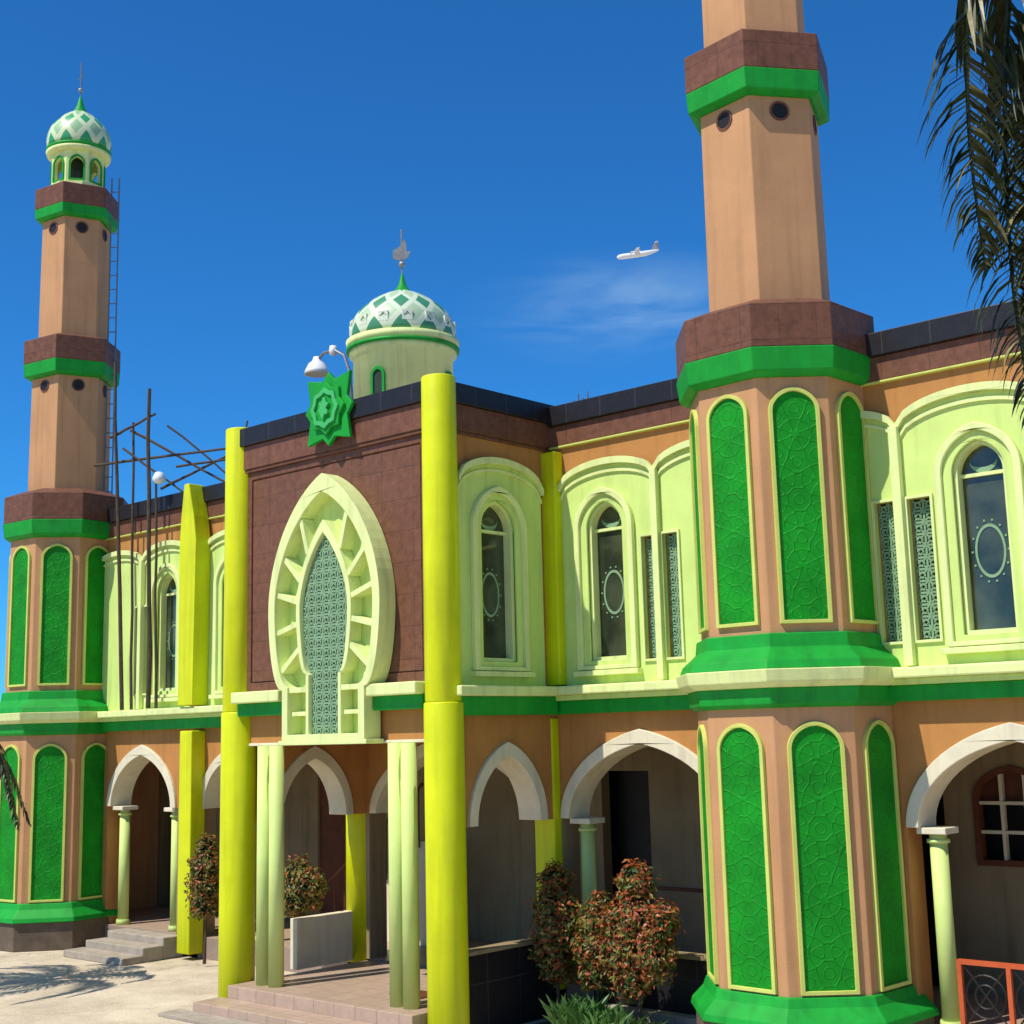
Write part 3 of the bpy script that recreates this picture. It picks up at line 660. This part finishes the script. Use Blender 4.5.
def shrub(name,x,y,z0,lobes,nper=2200,ls=.052,red=.5):
    e=empty(name)
    bm=bmesh.new(); tube(bm,[(x,y,z0),(x+.02,y,z0+.4),(x,y+.02,lobes[-1][2])],.03,7,.012)
    for lx,ly,lz,r in lobes: tube(bm,[(x,y,z0+.3),(x+lx*.5,y+ly*.5,(z0+.3+lz)/2),(x+lx,y+ly,lz)],.015,5,.006)
    obj('stems',bm,BAMBOO,e)
    bm=bmesh.new()
    for lx,ly,lz,r in lobes:
        for i in range(int(nper*r*r/.09)):
            d=rdir(); q=r*random.uniform(.5,1.12)*(1+.15*math.sin(d.x*7+lz*5)+.12*math.sin(d.z*9+lx*11))
            c=Vector((x+lx,y+ly,lz))+Vector((d.x*q,d.y*q,d.z*q*1.05))
            up=(d+rdir()*.8+Vector((0,0,.5))).normalized(); a=up.orthogonal().normalized(); a=(Matrix.Rotation(random.uniform(0,6.28),3,up)@a); b=up.cross(a); s=ls*random.uniform(.6,1.3)
            vv=[bm.verts.new(c-a*s*.35),bm.verts.new(c+up*s*.1-b*s*.35+a*s*.4),bm.verts.new(c+a*s*1.2),bm.verts.new(c+b*s*.35+a*s*.4+up*s*.1)]
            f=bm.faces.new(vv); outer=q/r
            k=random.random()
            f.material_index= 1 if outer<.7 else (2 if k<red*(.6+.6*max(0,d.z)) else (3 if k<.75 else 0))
    obj('foliage',bm,[LG,LD,LR,LO],e,recalc=False)
shrub('topiary_shrub',2.48,-.62,0.05,[(0,0,.72,.22),(0,0,1.05,.30),(.03,0,1.42,.28),(-.03,.05,1.74,.2),(.12,-.05,1.2,.2)],red=.45)
shrub('topiary_shrub',3.24,-.76,0.05,[(0,0,.70,.2),(0,0,1.0,.25),(.03,0,1.30,.22),(.05,.05,1.52,.14)],red=.35)
shrub('topiary_shrub',3.98,-.88,0.05,[(-.1,0,.7,.22),(-.22,0,1.0,.27),(.22,0,1.05,.3),(.0,0,1.42,.30),(-.02,.05,1.82,.22),(.28,.1,1.38,.23),(-.26,0,1.32,.2)],red=.65)
shrub('topiary_shrub',-5.25,-.5,0.05,[(0,0,1.0,.24),(0,0,1.3,.28),(.02,0,1.65,.26),(0,0,1.95,.16)],nper=1500,red=.4)
shrub('topiary_shrub',-2.75,-.55,0.3,[(0,0,1.25,.3),(.22,0,1.4,.27),(-.17,0,1.5,.24),(0,0,1.6,.22)],nper=1500,red=.3)
def clump(name,x,y,r,h,n,m):
    bm=bmesh.new()
    for i in range(n):
        a=random.uniform(0,6.28); q=r*math.sqrt(random.random()); p=Vector((x+q*math.cos(a),y+q*math.sin(a),.05)); t=Vector((random.uniform(-.5,.5),random.uniform(-.5,.5),1)).normalized(); L_=h*random.uniform(.5,1.1); s=t.orthogonal().normalized()*.018
        s=Matrix.Rotation(random.uniform(0,6.28),3,t)@s
        mid=p+t*L_*.6; tip=p+t*L_+Vector((t.x,t.y,-.3))*L_*.4
        v=[bm.verts.new(p-s*.5),bm.verts.new(p+s*.5),bm.verts.new(mid+s*1.6),bm.verts.new(tip),bm.verts.new(mid-s*1.6)]; bm.faces.new(v)
    obj(name,bm,m,None,recalc=False)
LB=leafmat('leaf_bright',(.09,.20,.04))
clump('low_green_plant',3.2,-1.1,.28,.50,220,LB); clump('low_green_plant',3.75,-1.2,.26,.42,180,LB); clump('low_green_plant',4.2,-1.15,.2,.3,90,LG)
# palms
def frond(bm,pts,ll,droop=.8,n=70,w=.02,spread=.9):
    P=[Vector(p) for p in pts]; P=[P[0]*2-P[1]]+P+[P[-1]*2-P[-2]]; C=[]
    for i in range(1,len(P)-2):
        for k in range(14):
            t=k/14; a,b,c,d=P[i-1],P[i],P[i+1],P[i+2]
            C.append(.5*((2*b)+(c-a)*t+(2*a-5*b+4*c-d)*t*t+(3*b-a-3*c+d)*t**3))
    C.append(P[-2]); tube(bm,C,.028,5,.006)
    M=len(C)
    for i in range(n):
        t=.1+.9*i/(n-1); x=t*(M-1); k=min(int(x),M-2); c=C[k].lerp(C[k+1],x-k); tg=(C[k+1]-C[k]).normalized()
        side=tg.cross(Vector((0,0,1)))
        side=side.normalized() if side.length>.12 else Vector((.75,.66,0))
        for s in (-1,1):
            L_=ll*(math.sin(math.pi*min(1,.18+t*.80))**.6)*random.uniform(.75,1.1)
            d0=(side*s*spread+tg*.75+rdir()*.22).normalized(); pos=c.copy(); d=d0; seg=4; prev=None
            wd=(d.cross(Vector((0,0,1))).normalized() if d.cross(Vector((0,0,1))).length>.05 else tg)
            wd=(wd+rdir()*.5).normalized()
            mi=1 if random.random()<.08 else 0
            for q in range(seg+1):
                ww=w*(1-q/seg)**.7*(.6 if q==0 else 1)+.001
                A_=bm.verts.new(pos-wd*ww); B_=bm.verts.new(pos+wd*ww)
                if prev:
                    f=bm.faces.new((prev[0],prev[1],B_,A_)); f.material_index=mi
                prev=(A_,B_); pos=pos+d*L_/seg; d=(d+Vector((0,0,-droop*.55))+rdir()*.05).normalized()
def palm(name,x,y,h,special,nfr=10,seed=1,ll=.75,fl=3.0,skip=None,sw=.018):
    random.seed(seed); e=empty(name); bm=bmesh.new(); pts=[(x+.15*math.sin(i*.5),y+.1*math.cos(i*.7)-.1,h*i/12) for i in range(13)]
    tube(bm,pts,.2,14,.13); obj('trunk',bm,BAMBOO,e); c=Vector(pts[-1])
    bm=bmesh.new()
    for sp in special: frond(bm,[c]+sp,ll,.9,140,w=sw)
    for i in range(nfr):
        a=2*math.pi*i/nfr+random.uniform(-.2,.2)
        if skip and skip(a): continue
        d=Vector((math.cos(a),math.sin(a),0)); rise=random.uniform(.2,1.0)
        frond(bm,[c,c+d*fl*.35+Vector((0,0,rise)),c+d*fl*.75+Vector((0,0,rise*.6)),c+d*fl+Vector((0,0,-.9))],ll*.9,.8,60)
    obj('fronds',bm,[PL,PLY],e,recalc=False)
palm('coconut_palm',13.45,-6.35,8.9,[
   [(12.8,-6.95,9.1),(12.12,-7.52,8.3),(11.93,-7.70,7.2),(11.87,-7.76,6.0),(11.90,-7.73,5.15)],
   [(12.8,-6.8,8.9),(12.2,-7.30,8.0),(12.00,-7.48,7.0),(11.96,-7.52,5.9),(11.97,-7.50,4.95)],
   [(12.8,-7.1,9.2),(12.1,-7.75,8.5),(11.87,-7.93,7.6),(11.80,-7.98,6.7),(11.82,-7.98,5.9)],
   [(12.7,-6.65,8.7),(12.28,-7.06,7.8),(12.12,-7.26,6.8),(12.09,-7.27,5.7),(12.08,-7.27,5.0)],
   [(12.8,-7.0,8.9),(12.3,-7.5,8.2),(12.08,-7.65,7.4),(11.98,-7.72,6.5),(11.96,-7.74,5.7)],
   [(12.8,-6.9,8.9),(12.35,-7.2,8.2),(12.17,-7.4,7.2),(12.10,-7.45,6.2)],
   [(12.7,-7.4,9.3),(11.7,-8.5,8.8),(11.0,-9.15,7.60)]],nfr=8,seed=3,ll=.58,skip=lambda a: math.radians(130)<(a%(2*math.pi))<math.radians(275),sw=.022)
palm('coconut_palm',-6.90,-4.70,3.35,[],nfr=13,seed=9,ll=.5,fl=1.85)
# distant trees
def treeline(name,x0,x1,y,h,n):
    bm=bmesh.new()
    for i in range(n):
        cx=random.uniform(x0,x1); r=random.uniform(2,4); cy=y+random.uniform(-4,4); hh=h*random.uniform(.6,1.1)
        for k in range(260):
            d=rdir(); c=Vector((cx,cy,hh*.6))+Vector((d.x*r,d.y*r,d.z*hh*.45))*random.uniform(.6,1.05); a=rdir()*.35; b=a.orthogonal().normalized()*.3
            f=bm.faces.new([bm.verts.new(c-a),bm.verts.new(c+b),bm.verts.new(c+a),bm.verts.new(c-b)]); f.material_index=random.choice((0,1,0))
    obj(name,bm,[LG,LD],None,recalc=False)
treeline('distant_trees',-110,-55,45,5,16)
# ------------------------------------------------------------------ airplane (turboprop)
ap=empty('airplane',None)
AW=mat('aircraft_white',(.8,.8,.80),.35,.02,.1,bump=0); AR=mat('aircraft_tail_grey',(.35,.33,.36),.4,.02,.1,bump=0)
bm=bmesh.new()
prof=[(-13.5,.05),(-13,.8),(-12,1.4),(-10,1.7),(4,1.7),(8,1.3),(11,.8),(13,.25)]
pr=None
for xx,r in prof:
    zz=0 if xx<5 else (xx-5)*.12
    ring=[bm.verts.new((xx,r*math.cos(2*math.pi*k/16),zz+r*math.sin(2*math.pi*k/16))) for k in range(16)]
    if pr:
        for k in range(16): bm.faces.new((pr[k],pr[(k+1)%16],ring[(k+1)%16],ring[k]))
    pr=ring
fus=obj('fuselage',bm,AW,ap,smooth=True)
FA=Fr((0,0,0),(1,0,0),(0,-1,0))
plate('tail_fin',[[(8.0,1.2),(10.8,5.8),(13.2,5.8),(12.8,1)]],FA,-.15,.15,AR,ap)
bm=bmesh.new()
for s in (-1,1):
    v=[bm.verts.new(p) for p in ((-2.8,0,1.5),(.4,0,1.5),(-.4,s*13,1.7),(-2.2,s*13,1.7),(-2.8,0,1.85),(.4,0,1.85),(-.4,s*13,1.85),(-2.2,s*13,1.85))]
    for f in ((0,1,2,3),(4,5,6,7),(0,1,5,4),(1,2,6,5),(2,3,7,6),(3,0,4,7)): bm.faces.new([v[i] for i in f])
obj('wing',bm,AW,ap)
bm=bmesh.new(); addbox(bm,10.9,12.7,-3.8,3.8,5.6,5.8); obj('tailplane',bm,AW,ap)
for s in (-1,1):
    bm=bmesh.new(); tube(bm,[(-5,s*4.2,1),(-3.5,s*4.2,1),(1,s*4.2,1.1)],.75,10,.4); obj('engine_nacelle',bm,AW,ap)
    bm=bmesh.new(); tube(bm,[(-5.1,s*4.2,-.9),(-5.1,s*4.2,2.9)],.12,5); tube(bm,[(-5.1,s*4.2-1.9,1),(-5.1,s*4.2+1.9,1)],.12,5); obj('propeller',bm,METAL,ap)
ap.location=(-469,643,292); ap.rotation_euler=(math.radians(8),math.radians(-7),math.radians(42))
# ------------------------------------------------------------------ world, sun, camera
EL,AZ=56,-15   # sun azimuth measured from the facade normal (-Y), negative = towards -X
w=bpy.data.worlds.new('World'); S.world=w; w.use_nodes=True; t=w.node_tree; t.nodes.clear(); N=t.nodes.new; L=t.links.new
out=N('ShaderNodeOutputWorld'); bg=N('ShaderNodeBackground'); L(bg.outputs[0],out.inputs[0]); bg.inputs[1].default_value=.10
sky=N('ShaderNodeTexSky'); sky.sky_type='NISHITA'; sky.sun_disc=False; sky.sun_elevation=math.radians(EL); sky.sun_rotation=math.radians(180-AZ); sky.air_density=.9; sky.dust_density=0; sky.ozone_density=3.5
tint=N('ShaderNodeVectorMath'); tint.operation='MULTIPLY'; tint.inputs[1].default_value=(.22,.90,1.5); L(sky.outputs[0],tint.inputs[0])
tc=N('ShaderNodeTexCoord')
def M(op,a,b=None):
    q=N('ShaderNodeMath'); q.operation=op
    for i,x in enumerate((a,b)):
        if x is None: continue
        if isinstance(x,(int,float)): q.inputs[i].default_value=x
        else: L(x,q.inputs[i])
    return q.outputs[0]
def dot(v):
    d=N('ShaderNodeVectorMath'); d.operation='DOT_PRODUCT'; d.inputs[1].default_value=v; L(tc.outputs['Generated'],d.inputs[0]); return d.outputs['Value']
a=M('DIVIDE',M('SUBTRACT',dot((.7462,.6657,0)),.078),.10); b=M('DIVIDE',M('SUBTRACT',dot((0,0,1)),.298),.034)
rad=M('SQRT',M('ADD',M('MULTIPLY',a,a),M('MULTIPLY',b,b)))
mr=N('ShaderNodeMapRange'); mr.interpolation_type='SMOOTHSTEP'; mr.inputs[1].default_value=0; mr.inputs[2].default_value=1.3; mr.inputs[3].default_value=1; mr.inputs[4].default_value=0; L(rad,mr.inputs[0])
mp=N('ShaderNodeMapping'); mp.inputs['Scale'].default_value=(7,7,30); L(tc.outputs['Generated'],mp.inputs['Vector'])
nz=N('ShaderNodeTexNoise'); nz.inputs['Scale'].default_value=1.3; nz.inputs['Detail'].default_value=7; nz.inputs['Distortion'].default_value=.6; L(mp.outputs[0],nz.inputs['Vector'])
nr=N('ShaderNodeMapRange'); nr.inputs[1].default_value=.3; nr.inputs[2].default_value=.75; nr.inputs[3].default_value=0; nr.inputs[4].default_value=.65; L(nz.outputs[0],nr.inputs[0])
fac=M('MULTIPLY',mr.outputs[0],nr.outputs[0])
mx=N('ShaderNodeMix'); mx.data_type='RGBA'; L(fac,mx.inputs[0]); L(tint.outputs[0],mx.inputs[6]); mx.inputs[7].default_value=(4.5,6.8,9,1); L(mx.outputs[2],bg.inputs[0])
sd=bpy.data.lights.new('sun','SUN'); sd.energy=5.0; sd.angle=math.radians(.5); sd.color=(1,.95,.84); so=bpy.data.objects.new('sun',sd); COL.objects.link(so)
sv=Vector((math.sin(math.radians(AZ))*math.cos(math.radians(EL)),-math.cos(math.radians(AZ))*math.cos(math.radians(EL)),math.sin(math.radians(EL))))
so.rotation_euler=sv.to_track_quat('Z','Y').to_euler()
cd=bpy.data.cameras.new('camera'); co=bpy.data.objects.new('camera',cd); COL.objects.link(co); S.camera=co
cd.sensor_width=36; cd.lens=48.71; cd.shift_x=-.00703; cd.shift_y=-.01338; cd.clip_end=6000; cd.clip_start=.05
F=Vector((-.6562,.7356,.1682)).normalized(); ps,rh=.7284,-.0259
R0=Vector((math.cos(ps),math.sin(ps),0)); U0=R0.cross(F); R=(R0*math.cos(rh)+U0*math.sin(rh)).normalized(); U=R.cross(F).normalized()
mtx=Matrix((R,U,-F)).transposed().to_4x4(); mtx.translation=Vector((14.523,-14.604,3.623)); co.matrix_world=mtx
S.view_settings.view_transform='Standard'; S.view_settings.look='None'; S.view_settings.exposure=0
